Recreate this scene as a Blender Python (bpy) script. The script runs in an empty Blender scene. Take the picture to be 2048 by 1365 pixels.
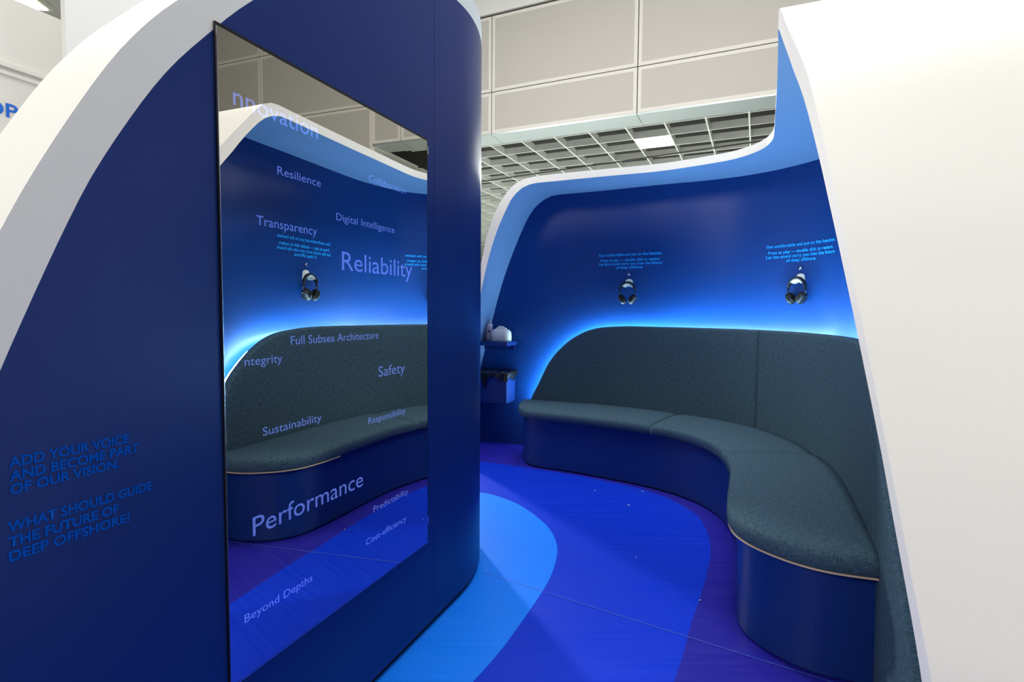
import bpy, bmesh, math, random
from mathutils import Vector, Matrix
random.seed(7)
scene = bpy.context.scene
COL = scene.collection

# ------------------------------------------------------------------ camera
pitch, roll = 0.0561, 0.0074
EYE = Vector((0, 0, 1.35))
fwd = Vector((0, math.cos(pitch), -math.sin(pitch)))
up0 = Vector((0, math.sin(pitch), math.cos(pitch)))
xh = Vector((1, 0, 0))
right = xh * math.cos(roll) + up0 * math.sin(roll)
upv = -xh * math.sin(roll) + up0 * math.cos(roll)
cd = bpy.data.cameras.new('camera')
cd.sensor_width = 36
cd.lens = 36 * 1086.74 / 2048
cd.clip_start = 0.05
cd.clip_end = 200
cam = bpy.data.objects.new('camera', cd)
m = Matrix((right, upv, -fwd)).transposed().to_4x4()
m.translation = EYE
cam.matrix_world = m
COL.objects.link(cam)
scene.camera = cam

# ------------------------------------------------------------------ world, lights, exposure
scene.view_settings.view_transform = 'Standard'
scene.view_settings.look = 'None'
scene.view_settings.gamma = 1
scene.view_settings.use_curve_mapping = False
scene.view_settings.exposure = 0.0
w = bpy.data.worlds.new('hall_air'); scene.world = w; w.use_nodes = True
bg = w.node_tree.nodes['Background']
bg.inputs[0].default_value = (1.0, 0.98, 0.94, 1)
bg.inputs[1].default_value = 0.08

def area(name, loc, target, sx, sy, power, col=(1, 0.97, 0.92)):
    l = bpy.data.lights.new(name, 'AREA'); l.shape = 'RECTANGLE'; l.size = sx; l.size_y = sy
    l.energy = power; l.color = col
    o = bpy.data.objects.new(name, l); COL.objects.link(o); o.location = loc
    d = Vector(target) - Vector(loc); o.rotation_euler = d.to_track_quat('-Z', 'Y').to_euler()
    return o
# added unseen fills to brighten the set; the narrow-spread lamp is a real source
area('hall_fill_or_lamp', (-4.5, -2.5, 4.3), (1.5, 1.7, 1.4), 1.6, 1.6, 238)  # added fill for the white front panel, placed to miss the pod interior
area('hall_fill_or_lamp', (4.0, -4.0, 5.0), (1.2, 2.0, 1.2), 1.5, 1.5, 115)  # added side fill for the partition face and its rim
area('hall_fill_or_lamp', (0.7, 2.9, 7.8), (0.7, 2.9, 0), 3.0, 3.0, 345)  # added overhead fill for floor and seat tops
area('hall_fill_or_lamp', (-4.0, 4.5, 7.7), (-1.5, 3.0, 1.5), 2.0, 2.0, 430)  # added fill whitening the partition's outer shell and the right backrest
sp = area('hall_fill_or_lamp', (-4.0, 12.1, 4.45), (0.25, 2.4, 0.0), 0.5, 0.5, 29, (0.94, 1.0, 0.90)); sp.data.spread = math.radians(26)
area('hall_fill_or_lamp', (2.0, 14.0, 4.42), (2.0, 14.0, 0), 5.0, 4.0, 1500, (0.94, 1.0, 0.96))  # added fill whose floor bounce brightens the grid blades
area('hall_fill_or_lamp', (-3.0, 22.0, 4.42), (-3.0, 22.0, 0), 6.0, 6.0, 600, (0.94, 1.0, 0.96))  # second added fill, deeper in the hall, for the same ceiling bounce

# ------------------------------------------------------------------ helpers
def lin(r, g, b):
    f = lambda c: (c / 255 / 12.92) if c <= 10 else ((c / 255 + 0.055) / 1.055) ** 2.4
    return (f(r), f(g), f(b), 1)
def mat(name, col, rough=0.5, metal=0.0, spec=0.5, coat=0.0, var=0.0, vscale=3.0, bump=0.0, bscale=200.0):
    m = bpy.data.materials.new(name); m.use_nodes = True
    nt = m.node_tree; b = nt.nodes['Principled BSDF']
    b.inputs['Base Color'].default_value = col
    b.inputs['Roughness'].default_value = rough
    b.inputs['Metallic'].default_value = metal
    b.inputs['Specular IOR Level'].default_value = spec
    b.inputs['Coat Weight'].default_value = coat
    b.inputs['Coat Roughness'].default_value = 0.12
    tc = nt.nodes.new('ShaderNodeTexCoord')
    if var > 0:
        n = nt.nodes.new('ShaderNodeTexNoise'); n.inputs['Scale'].default_value = vscale; n.inputs['Detail'].default_value = 4
        nt.links.new(tc.outputs['Object'], n.inputs['Vector'])
        mr = nt.nodes.new('ShaderNodeMapRange'); mr.inputs['To Min'].default_value = 1 - var; mr.inputs['To Max'].default_value = 1 + var
        nt.links.new(n.outputs['Fac'], mr.inputs['Value'])
        mx = nt.nodes.new('ShaderNodeVectorMath'); mx.operation = 'SCALE'; mx.inputs[0].default_value = col[:3]
        nt.links.new(mr.outputs[0], mx.inputs['Scale']); nt.links.new(mx.outputs[0], b.inputs['Base Color'])
    if bump > 0:
        n2 = nt.nodes.new('ShaderNodeTexNoise'); n2.inputs['Scale'].default_value = bscale; n2.inputs['Detail'].default_value = 3
        nt.links.new(tc.outputs['Object'], n2.inputs['Vector'])
        bp = nt.nodes.new('ShaderNodeBump'); bp.inputs['Strength'].default_value = bump; bp.inputs['Distance'].default_value = 0.002
        nt.links.new(n2.outputs['Fac'], bp.inputs['Height']); nt.links.new(bp.outputs[0], b.inputs['Normal'])
    return m
def emis(name, col, strength, additive=False):
    m = bpy.data.materials.new(name); m.use_nodes = True; nt = m.node_tree
    for n in list(nt.nodes):
        if n.type == 'BSDF_PRINCIPLED': nt.nodes.remove(n)
    out = [n for n in nt.nodes if n.type == 'OUTPUT_MATERIAL'][0]
    e = nt.nodes.new('ShaderNodeEmission'); e.inputs[0].default_value = col; e.inputs[1].default_value = strength
    if additive:
        t = nt.nodes.new('ShaderNodeBsdfTransparent'); a = nt.nodes.new('ShaderNodeAddShader')
        nt.links.new(e.outputs[0], a.inputs[0]); nt.links.new(t.outputs[0], a.inputs[1]); nt.links.new(a.outputs[0], out.inputs[0])
    else:
        nt.links.new(e.outputs[0], out.inputs[0])
    return m
def fabric(name, col_a, col_b):
    m = bpy.data.materials.new(name); m.use_nodes = True; nt = m.node_tree; b = nt.nodes['Principled BSDF']
    b.inputs['Roughness'].default_value = 0.9
    b.inputs['Sheen Weight'].default_value = 0.0
    b.inputs['Sheen Roughness'].default_value = 0.4
    b.inputs['Specular IOR Level'].default_value = 0.1
    uv = nt.nodes.new('ShaderNodeUVMap')
    fac = None
    for sc in ((60, 560, 1), (420, 80, 1)):
        mp = nt.nodes.new('ShaderNodeMapping'); mp.inputs['Scale'].default_value = sc
        nt.links.new(uv.outputs[0], mp.inputs['Vector'])
        n = nt.nodes.new('ShaderNodeTexNoise'); n.inputs['Scale'].default_value = 0.55; n.inputs['Detail'].default_value = 3
        n.inputs['Roughness'].default_value = 0.6
        nt.links.new(mp.outputs[0], n.inputs['Vector'])
        if fac is None: fac = n.outputs['Fac']
        else:
            mm = nt.nodes.new('ShaderNodeMath'); mm.operation = 'ADD'
            nt.links.new(fac, mm.inputs[0]); nt.links.new(n.outputs['Fac'], mm.inputs[1]); fac = mm.outputs[0]
    mr = nt.nodes.new('ShaderNodeMapRange'); mr.inputs['From Min'].default_value = 0.72; mr.inputs['From Max'].default_value = 1.28
    nt.links.new(fac, mr.inputs['Value'])
    cr = nt.nodes.new('ShaderNodeMix'); cr.data_type = 'RGBA'; cr.inputs['A'].default_value = col_a; cr.inputs['B'].default_value = col_b
    nt.links.new(mr.outputs[0], cr.inputs['Factor']); nt.links.new(cr.outputs['Result'], b.inputs['Base Color'])
    bp = nt.nodes.new('ShaderNodeBump'); bp.inputs['Strength'].default_value = 0.4; bp.inputs['Distance'].default_value = 0.001
    nt.links.new(mr.outputs[0], bp.inputs['Height']); nt.links.new(bp.outputs[0], b.inputs['Normal'])
    return m
def vinyl(name, col, haze):
    """printed floor vinyl with fine long scuffs"""
    m = bpy.data.materials.new(name); m.use_nodes = True; nt = m.node_tree; b = nt.nodes['Principled BSDF']
    b.inputs['Roughness'].default_value = 0.36
    b.inputs['Specular IOR Level'].default_value = 0.35
    tc = nt.nodes.new('ShaderNodeTexCoord')
    mp = nt.nodes.new('ShaderNodeMapping'); mp.inputs['Rotation'].default_value = (0, 0, -0.42); mp.inputs['Scale'].default_value = (1.2, 30, 1)
    nt.links.new(tc.outputs['Object'], mp.inputs['Vector'])
    n = nt.nodes.new('ShaderNodeTexNoise'); n.inputs['Scale'].default_value = 1.5; n.inputs['Detail'].default_value = 7; n.inputs['Roughness'].default_value = 0.7
    nt.links.new(mp.outputs[0], n.inputs['Vector'])
    mr = nt.nodes.new('ShaderNodeMapRange'); mr.inputs['From Min'].default_value = 0.42; mr.inputs['From Max'].default_value = 0.80
    nt.links.new(n.outputs['Fac'], mr.inputs['Value'])
    mul = nt.nodes.new('ShaderNodeMath'); mul.operation = 'MULTIPLY'; mul.inputs[1].default_value = 0.35
    nt.links.new(mr.outputs[0], mul.inputs[0])
    mx = nt.nodes.new('ShaderNodeMix'); mx.data_type = 'RGBA'; mx.inputs['A'].default_value = col; mx.inputs['B'].default_value = haze
    nt.links.new(mul.outputs[0], mx.inputs['Factor']); nt.links.new(mx.outputs['Result'], b.inputs['Base Color'])
    mr2 = nt.nodes.new('ShaderNodeMapRange'); mr2.inputs['To Min'].default_value = 0.3; mr2.inputs['To Max'].default_value = 0.5
    nt.links.new(n.outputs['Fac'], mr2.inputs['Value']); nt.links.new(mr2.outputs[0], b.inputs['Roughness'])
    return m

def link(name, me, parent=None, smooth=False):
    o = bpy.data.objects.new(name, me); COL.objects.link(o)
    if parent: o.parent = parent
    if smooth:
        for p in me.polygons: p.use_smooth = True
    return o
def tag(o, label=None, cat=None, group=None, kind=None):
    if label: o['label'] = label
    if cat: o['category'] = cat
    if group: o['group'] = group
    if kind: o['kind'] = kind
    return o
def empty(name, loc, rz=0):
    o = bpy.data.objects.new(name, None); COL.objects.link(o); o.location = loc; o.rotation_euler = (0, 0, rz); o.empty_display_size = 0.1
    return o
def grid_mesh(name, rows, mt, parent=None, smooth=True, close=False, uv=True, flip=False):
    """rows: list of rows of 3-D points -> quad surface with UVs in metres"""
    bm = bmesh.new(); uvl = bm.loops.layers.uv.new('UVMap')
    V = [[bm.verts.new(p) for p in r] for r in rows]
    # arclength
    S = [0]
    for a, b in zip(rows[0][:-1], rows[0][1:]): S.append(S[-1] + (Vector(b) - Vector(a)).length)
    T = [0]
    mid = len(rows[0]) // 2
    for a, b in zip(rows[:-1], rows[1:]): T.append(T[-1] + (Vector(b[mid]) - Vector(a[mid])).length)
    for i in range(len(rows) - 1):
        for j in range(len(rows[0]) - 1):
            q = [V[i][j], V[i][j + 1], V[i + 1][j + 1], V[i + 1][j]]
            uvq = [(S[j], T[i]), (S[j + 1], T[i]), (S[j + 1], T[i + 1]), (S[j], T[i + 1])]
            if flip: q.reverse(); uvq.reverse()
            if (q[0].co - q[2].co).length < 1e-9: continue
            try: f = bm.faces.new(q)
            except ValueError: continue
            for l, c in zip(f.loops, uvq): l[uvl].uv = c
    me = bpy.data.meshes.new(name); bm.to_mesh(me); bm.free(); me.materials.append(mt)
    return link(name, me, parent, smooth)
def box_bm(bm, c, s, rz=0.0, bevel=0.0):
    r = bmesh.ops.create_cube(bm, size=1.0)
    vs = r['verts']
    bmesh.ops.scale(bm, vec=s, verts=vs)
    if bevel > 0:
        es = list({e for v in vs for e in v.link_edges})
        rr = bmesh.ops.bevel(bm, geom=es, offset=bevel, segments=3, affect='EDGES', profile=0.5)
        vs = list({v for f in rr['faces'] for v in f.verts} | {v for v in vs if v.is_valid})
    bmesh.ops.rotate(bm, cent=(0, 0, 0), matrix=Matrix.Rotation(rz, 3, 'Z'), verts=vs)
    bmesh.ops.translate(bm, vec=c, verts=vs)
    return vs
def bm_obj(name, bm, mt, parent=None, smooth=False):
    bmesh.ops.recalc_face_normals(bm, faces=bm.faces)
    me = bpy.data.meshes.new(name); bm.to_mesh(me); bm.free(); me.materials.append(mt)
    return link(name, me, parent, smooth)
def boxo(name, c, s, mt, parent=None, rz=0, bevel=0):
    bm = bmesh.new(); box_bm(bm, c, s, rz, bevel); return bm_obj(name, bm, mt, parent)
def tube(name, pts, r, mt, parent=None, seg=10, sx=1.0, closed=False, radii=None):
    """tube along points; cross-section radius r"""
    bm = bmesh.new(); rings = []; N = len(pts); pts = [Vector(p) for p in pts]
    prevn = None
    for i, p in enumerate(pts):
        a = pts[max(i - 1, 0)]; b = pts[min(i + 1, N - 1)]; t = (b - a).normalized()
        if prevn is None:
            h = Vector((0, 0, 1)) if abs(t.z) < 0.9 else Vector((0, 1, 0)); nn = (h - t * h.dot(t)).normalized()
        else: nn = (prevn - t * prevn.dot(t)).normalized()
        prevn = nn; bn = t.cross(nn); rr = radii[i] if radii else r
        rings.append([bm.verts.new(p + nn * math.cos(k * 2 * math.pi / seg) * rr + bn * math.sin(k * 2 * math.pi / seg) * rr * sx) for k in range(seg)])
    for a, b in zip(rings[:-1], rings[1:]):
        for k in range(seg): bm.faces.new((a[k], a[(k + 1) % seg], b[(k + 1) % seg], b[k]))
    bm.faces.new(rings[0]); bm.faces.new(rings[-1])
    return bm_obj(name, bm, mt, parent, True)

def cr(P, n=8):
    P = [Vector(p) for p in P]; Q = [2 * P[0] - P[1]] + P + [2 * P[-1] - P[-2]]; out = []
    for i in range(1, len(Q) - 2):
        a, b, c, d = Q[i - 1:i + 3]
        for k in range(n):
            t = k / n
            out.append(0.5 * ((2 * b) + (c - a) * t + (2 * a - 5 * b + 4 * c - d) * t * t + (3 * b - a - 3 * c + d) * t ** 3))
    out.append(P[-1].copy()); return out
def resample(P, n):
    P = [Vector(p) for p in P]; S = [0]
    for a, b in zip(P[:-1], P[1:]): S.append(S[-1] + (b - a).length)
    out = []; j = 0
    for k in range(n + 1):
        s = S[-1] * k / n
        while j < len(P) - 2 and S[j + 1] < s: j += 1
        d = S[j + 1] - S[j]; t = 0 if d == 0 else (s - S[j]) / d
        out.append(P[j].lerp(P[j + 1], max(0, min(1, t))))
    return out
class Path:
    """plan polyline with arclength"""
    def __init__(s, pts, n=10):
        s.P = cr([Vector((a, b, 0)) for a, b in pts], n); s.S = [0]
        for a, b in zip(s.P[:-1], s.P[1:]): s.S.append(s.S[-1] + (b - a).length)
    def at(s, d):
        d = max(0, min(s.S[-1] - 1e-6, d)); lo = 0; hi = len(s.S) - 1
        while hi - lo > 1:
            mid = (lo + hi) // 2
            if s.S[mid] <= d: lo = mid
            else: hi = mid
        t = (d - s.S[lo]) / (s.S[hi] - s.S[lo]); p = s.P[lo].lerp(s.P[hi], t)
        # smooth tangent
        a = s.P[max(lo - 1, 0)]; b = s.P[min(hi + 1, len(s.P) - 1)]; tg = (b - a).normalized()
        return p, tg
    def near(s, x, y):
        best = (9e9, 0)
        for i, (a, b) in enumerate(zip(s.P[:-1], s.P[1:])):
            e = b - a; t = max(0, min(1, (Vector((x, y, 0)) - a).dot(e) / e.length_squared)); q = a + e * t
            d = (q - Vector((x, y, 0))).length
            if d < best[0]: best = (d, s.S[i] + e.length * t)
        return best[1]
    def inward(s, d):  # normal towards the inside of the pod (to the right-hand side walking left->right end)
        p, t = s.at(d); return p, Vector((t.y, -t.x, 0))

# text -> mesh
def text_mesh(body, bold=0.0, align='LEFT'):
    c = bpy.data.curves.new('t', 'FONT'); c.body = body; c.offset = bold; c.align_x = align; c.resolution_u = 4; c.extrude = 0.0
    o = bpy.data.objects.new('t', c); COL.objects.link(o)
    dg = bpy.context.evaluated_depsgraph_get(); me = bpy.data.meshes.new_from_object(o.evaluated_get(dg))
    bpy.data.objects.remove(o); return me
def text_map(name, body, width, cap, fn, mt, parent, bold=0.012, centre=False, thick=0.0):
    """fit text to width (m) and cap height (m) and map (x,z) by fn(x,z,depth)"""
    h = text_mesh('H', 0); hc = max(v.co.y for v in h.vertices)
    me = text_mesh(body, bold); xs = [v.co.x for v in me.vertices]; x0, x1 = min(xs), max(xs)
    kx = width / (x1 - x0); ky = cap / hc
    bm = bmesh.new(); bm.from_mesh(me)
    bm.normal_update()
    for f in bm.faces:
        if f.normal.z < 0: f.normal_flip()
    if thick > 0:
        r = bmesh.ops.extrude_face_region(bm, geom=bm.faces[:])
        for v in [g for g in r['geom'] if isinstance(g, bmesh.types.BMVert)]: v.co.z = 1
    for v in bm.verts:
        x = (v.co.x - x0) * kx - (width / 2 if centre else 0)
        v.co = fn(x, v.co.y * ky, v.co.z * thick)
    m2 = bpy.data.meshes.new(name); bm.to_mesh(m2); bm.free(); m2.materials.append(mt)
    return link(name, m2, parent)

# ------------------------------------------------------------------ materials
M = {}
M['navy'] = mat('navy_laminate', (0.005, 0.027, 0.165, 1), 0.36, spec=0.30, var=0.05, vscale=1.2)
M['wallblue'] = mat('blue_wall_print', (0.004, 0.040, 0.205, 1), 0.40, spec=0.3, var=0.04, vscale=1.5)
M['sky'] = mat('mid_blue_paint', (0.13, 0.22, 0.42, 1), 0.45, spec=0.4, var=0.03)
M['white'] = mat('white_paint', (0.80, 0.795, 0.77, 1), 0.5, spec=0.4, var=0.015)
M['panel'] = mat('warm_grey_perforated_panel', (0.53, 0.51, 0.475, 1), 0.55, metal=0.0, spec=0.5, var=0.03, vscale=0.6)
M['panelrim'] = mat('pale_panel_rim', (0.74, 0.72, 0.67, 1), 0.5)
M['gap'] = mat('dark_joint', (0.08, 0.075, 0.065, 1), 0.8)
M['steel'] = mat('brushed_steel', (0.50, 0.56, 0.57, 1), 0.34, metal=0.7, var=0.05)
M['grid'] = mat('grid_blade_grey', (0.80, 0.82, 0.77, 1), 0.5, metal=0.0)
M['void'] = mat('dark_plenum', (0.02, 0.02, 0.018, 1), 0.9)
M['ceil'] = mat('white_ceiling', (0.80, 0.80, 0.78, 1), 0.7)
M['lamp'] = emis('lamp_diffuser', (1.0, 1.0, 0.86, 1), 26)
M['led'] = emis('led_strip_light', (0.50, 0.86, 1.0, 1), 370)
M['fab'] = fabric('slate_weave', (0.020, 0.044, 0.066, 1), (0.074, 0.136, 0.185, 1))
M['ply'] = mat('plywood_edge', (0.62, 0.47, 0.33, 1), 0.6, var=0.1, vscale=40)
M['floor'] = vinyl('indigo_vinyl', (0.014, 0.012, 0.32, 1), (0.06, 0.05, 0.38, 1))
M['royal'] = vinyl('royal_vinyl', (0.0, 0.030, 0.60, 1), (0.02, 0.06, 0.62, 1))
M['azure'] = vinyl('azure_vinyl', (0.004, 0.20, 0.98, 1), (0.03, 0.25, 0.96, 1))
M['mirror'] = mat('mirror_glass', (0.74, 0.735, 0.69, 1), 0.0, metal=1.0)
M['black'] = mat('black_plastic', (0.006, 0.006, 0.008, 1), 0.35, bump=0.0)
M['edge'] = mat('bright_edge_trim', (0.7, 0.72, 0.75, 1), 0.25, metal=1.0)
M['word'] = emis('display_word', (0.13, 0.21, 0.80, 1), 0.36, additive=True)
M['wordfaint'] = emis('display_word_dim', (0.13, 0.21, 0.80, 1), 0.34, additive=True)
M['ltr'] = mat('blue_wall_lettering', (0.003, 0.085, 0.48, 1), 0.9, spec=0.0)
M['cyan'] = mat('cyan_lettering', (0.02, 0.32, 0.85, 1), 0.5, spec=0.1)
M['signblue'] = mat('sign_blue', (0.0, 0.14, 0.72, 1), 0.5)
M['phone'] = mat('black_headphone_shell', (0.008, 0.010, 0.016, 1), 0.42, spec=0.4)
M['pad'] = mat('black_leatherette', (0.010, 0.010, 0.011, 1), 0.75, spec=0.25, bump=0.2, bscale=300)
M['chrome'] = mat('chrome', (0.8, 0.8, 0.82, 1), 0.12, metal=1.0)
M['hook'] = mat('white_hook_plastic', (0.80, 0.80, 0.78, 1), 0.35)
M['plast'] = mat('white_plastic', (0.74, 0.74, 0.70, 1), 0.35)
M['tissue'] = mat('tissue_paper', (0.82, 0.82, 0.82, 1), 0.9)
M['can'] = mat('pale_lilac_plastic', (0.62, 0.58, 0.68, 1), 0.4)
M['print'] = mat('grey_print', (0.10, 0.11, 0.16, 1), 0.5)
M['bag'] = mat('black_bin_bag', (0.006, 0.006, 0.006, 1), 0.30, spec=0.5, bump=0.3, bscale=25)

# ------------------------------------------------------------------ plan curves (metres)
Bp = Path([(.0, 5.24), (.205, 5.166), (.5, 5.07), (.834, 4.93), (1.12, 4.75), (1.392, 4.515), (1.647, 4.253), (1.80, 3.98), (1.86, 3.62), (1.83, 3.25), (1.77, 2.95), (1.63, 2.59), (1.44, 2.17), (1.31, 1.90), (1.23, 1.72), (1.15, 1.5), (1.08, 1.25)])
Wp = Path([(-.8, 5.72), (-.4, 5.58), (0, 5.43), (.439, 5.262), (.858, 5.066), (1.265, 4.84), (1.653, 4.65), (1.92, 4.46), (2.12, 4.2), (2.24, 3.9), (2.25, 3.65), (2.16, 3.3), (1.995, 2.939), (1.81, 2.56), (1.651, 2.22), (1.5, 1.95), (1.37, 1.7), (1.25, 1.45), (1.15, 1.2)])
Rp = Path([(-.8, 5.16), (-.4, 4.975), (0, 4.793), (.355, 4.63), (.752, 4.452), (1.124, 4.293), (1.40, 4.10), (1.58, 3.93), (1.66, 3.72), (1.64, 3.51), (1.541, 3.275), (1.46, 3.10), (1.3225, 2.80), (1.205, 2.55), (1.095, 2.32), (1.047, 2.22), (.99, 2.10), (.959, 1.99), (.943, 1.85), (.93, 1.7), (.92, 1.55), (.915, 1.3), (.915, 1.1), (.915, .8)])
def on(path, pts):   # (x,y,z) control points -> (s,z) pairs
    return [(path.near(x, y), z) for x, y, z in pts]
def prof(path, left, zt, right_, n=8):
    """rounded trapezoid profile in (s,z): left leg up, flat top, right leg down -> three lists of 3-D points"""
    L = on(path, left); Rr = on(path, right_)
    lc = cr([(s, z, 0) for s, z in L], n); rc = cr([(s, z, 0) for s, z in Rr], n)
    s0 = lc[-1][0]; s1 = rc[0][0]
    def P(s, z):
        p, _ = path.at(s); return Vector((p.x, p.y, z))
    seg1 = [P(v[0], v[1]) for v in resample(lc, 40)]
    seg2 = [P(s0 + (s1 - s0) * k / 110, lc[-1][1] + (rc[0][1] - lc[-1][1]) * k / 110) for k in range(1, 110)]
    seg3 = [P(v[0], v[1]) for v in resample(rc, 50)]
    return seg1 + seg2 + seg3

Pout = prof(Rp, [(-.62, 5.08, 0), (-.50, 5.02, .6), (-.39, 4.97, 1.2), (-.318, 4.94, 1.6), (-.265, 4.918, 1.852), (-.214, 4.895, 2.067), (-.124, 4.853, 2.280), (-.006, 4.799, 2.432), (.114, 4.744, 2.486), (.30, 4.66, 2.497)], 2.4965,
            [(1.02, 2.16, 2.498), (.995, 2.115, 2.492), (.969, 2.050, 2.456), (.954, 1.972, 2.364), (.945, 1.873, 2.240), (.936, 1.772, 2.098), (.926, 1.652, 1.858), (.920, 1.548, 1.632), (.918, 1.478, 1.459), (.917, 1.417, 1.307), (.915, 1.314, 1.041), (.915, 1.250, .870), (.915, 1.178, .672), (.915, 1.130, .54), (.915, 1.06, .28), (.915, .99, 0)])
Pin = prof(Rp, [(-.56, 5.05, 0), (-.45, 5.0, .6), (-.345, 4.95, 1.2), (-.263, 4.917, 1.600), (-.204, 4.890, 1.850), (-.130, 4.856, 2.075), (-.05, 4.82, 2.25), (-.005, 4.799, 2.331), (.070, 4.764, 2.403), (.170, 4.719, 2.436), (.33, 4.64, 2.438)], 2.4384,
           [(1.06, 2.28, 2.443), (1.003, 2.164, 2.436), (.972, 2.062, 2.385), (.954, 1.96, 2.27), (.946, 1.89, 2.17), (.938, 1.792, 2.030), (.928, 1.678, 1.819), (.922, 1.585, 1.625), (.919, 1.518, 1.474), (.917, 1.447, 1.306), (.915, 1.338, 1.035), (.915, 1.278, .87), (.915, 1.202, .659), (.915, 1.155, .51), (.915, 1.09, .25), (.915, 1.03, 0)])
Pw = prof(Wp, [(-.50, 5.615, 0), (-.40, 5.58, .45), (-.295, 5.541, .870), (-.194, 5.503, 1.280), (-.109, 5.470, 1.597), (-.031, 5.440, 1.831), (.085, 5.396, 2.124), (.198, 5.353, 2.335), (.346, 5.297, 2.445), (.50, 5.24, 2.46)], 2.46,
          [(1.60, 2.12, 2.46), (1.53, 2.0, 2.44), (1.46, 1.87, 2.30), (1.41, 1.77, 2.05), (1.37, 1.70, 1.75), (1.32, 1.60, 1.35), (1.26, 1.47, .85), (1.20, 1.33, .4), (1.16, 1.22, 0)])

# ------------------------------------------------------------------ seating pod
pod = empty('seating_pod', (0.9, 3.8, 0))
tag(pod, 'curved open booth shell with white rim and deep blue inner wall around the built-in bench', 'exhibition booth')
def keep(o):  # parent without moving
    return o
def par(o, p):
    o.parent = p; o.matrix_parent_inverse = p.matrix_world.inverted(); return o
def P2(o, p):
    # meshes are authored in world coordinates: shift them into the parent's frame
    o.parent = p
    mi = (Matrix.Translation(p.location) @ p.rotation_euler.to_matrix().to_4x4()).inverted()
    o.data.transform(mi); return o
NW = 14
rows = [[Vector((p.x, p.y, p.z * k / NW)) for p in Pw] for k in range(NW + 1)]
P2(grid_mesh('inner_wall', rows, M['wallblue']), pod)
def loft(A, B, n, name, mt, bulge=0.0):
    rows = []
    for k in range(n + 1):
        t = k / n; rows.append([a.lerp(b, t) for a, b in zip(A, B)])
    return grid_mesh(name, rows, mt)
P2(loft(Pin, Pw, 8, 'soffit', M['sky']), pod)
P2(loft(Pout, Pin, 2, 'rim', M['white']), pod)
# outer shell: roof over the soffit, then the flared white outside; at the right end it sweeps forward of the camera's right
def outer_pt(i, p):
    q = Pw[i]
    return q
top = []; out2 = []; out3 = []
NP = len(Pout); iL = 40; iR = 40 + 110 - 1
for i, p in enumerate(Pout):
    q = Pw[i]; d = (q - p); d.z = 0
    d = d.normalized() if d.length > 0 else Vector((1, 0, 0))
    if i > iR:
        k = 1; d2 = Vector((0.92, -0.392, 0)); d = (d * (1 - k) + d2 * k).normalized()
    top.append(p.copy()); out2.append(p + d * 0.60); out3.append(p + d * 1.25)
k0 = iR + 2
# flared exterior of the right leg (faces the aisle)
A = Pout[k0:]; B1 = [p + Vector((0.92, -0.392, 0)) * 0.5 for p in A]; B2 = [p + Vector((0.92, -0.392, 0)) * 1.0 + Vector((0.01, -0.02, 0)) for p in A]; B3 = [p + Vector((0.92, -0.392, 0)) * 1.5 + Vector((0.06, -0.01, 0)) for p in A]
rows = []
for t in range(0, 19):
    s = t / 6
    if s <= 1: rows.append([a.lerp(b, s) for a, b in zip(A, B1)])
    elif s <= 2: rows.append([a.lerp(b, s - 1) for a, b in zip(B1, B2)])
    else: rows.append([a.lerp(b, s - 2) for a, b in zip(B2, B3)])
P2(grid_mesh('front_panel', rows, M['white']), pod)
# roof and back of the shell
ro = []
ki = k0
A = Pout[:ki + 1]
B = []
for i in range(ki + 1):
    q = Pw[i].copy(); n_ = (q - Pin[i]); n_.z = 0; n_ = n_.normalized() * 0.10
    B.append(Vector((q.x + n_.x, q.y + n_.y, max(Pout[i].z, 0))))
Bf = [Vector((p.x, p.y, 0)) for p in B]
rows = [[a.lerp(b, k / 6) for a, b in zip(A, B)] for k in range(7)] + [[a.lerp(b, k / 8) for a, b in zip(B, Bf)] for k in range(1, 9)]
P2(grid_mesh('outer_shell', rows, M['white'], smooth=False), pod)

# lettering on the inner wall, bent to the curve
def wall_text(x, y):
    s0 = Wp.near(x, y)
    blocks = [('Get comfortable and put on the headset.', 0.585, 1.855), ('Press to play — double click to restart.', 0.55, 1.806), ('Let the sound carry you into the future', 0.583, 1.772), ('of deep offshore.', 0.252, 1.738)]
    for body, wd, z in blocks:
        def fn(xx, zz, dd):
            p, nn = Wp.inward(s0 + xx); q = p + nn * (0.004 + dd); return Vector((q.x, q.y, z + zz))
        P2(text_map('lettering', body, wd, 0.0235, fn, M['cyan'], None, bold=0.03, centre=True), pod)

# ------------------------------------------------------------------ bench
bench = empty('banquette_bench', (1.2, 4.2, 0))
tag(bench, 'curved built-in bench with blue base, slate woven cushions and tall backrest lit from behind', 'bench')
ZT, ZB = 0.50, 0.425
front = cr([(.12, 5.16, 0), (.07, 5.03, 0), (.062, 4.87, 0), (.09, 4.70, 0), (.18, 4.58, 0), (.505, 4.403, 0), (.80, 4.215, 0), (1.042, 4.03, 0), (1.215, 3.82, 0), (1.30, 3.60, 0), (1.306, 3.360, 0), (1.235, 3.03, 0), (1.125, 2.76, 0), (1.025, 2.53, 0), (.955, 2.35, 0), (.93, 2.22, 0), (.955, 2.10, 0), (1.02, 1.99, 0), (1.09, 1.92, 0), (1.17, 1.875, 0), (1.292, 1.835, 0)], 8)
front = resample(front, 160)
sB0 = Bp.near(.12, 5.2); sB1 = Bp.near(1.30, 1.86)
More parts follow.
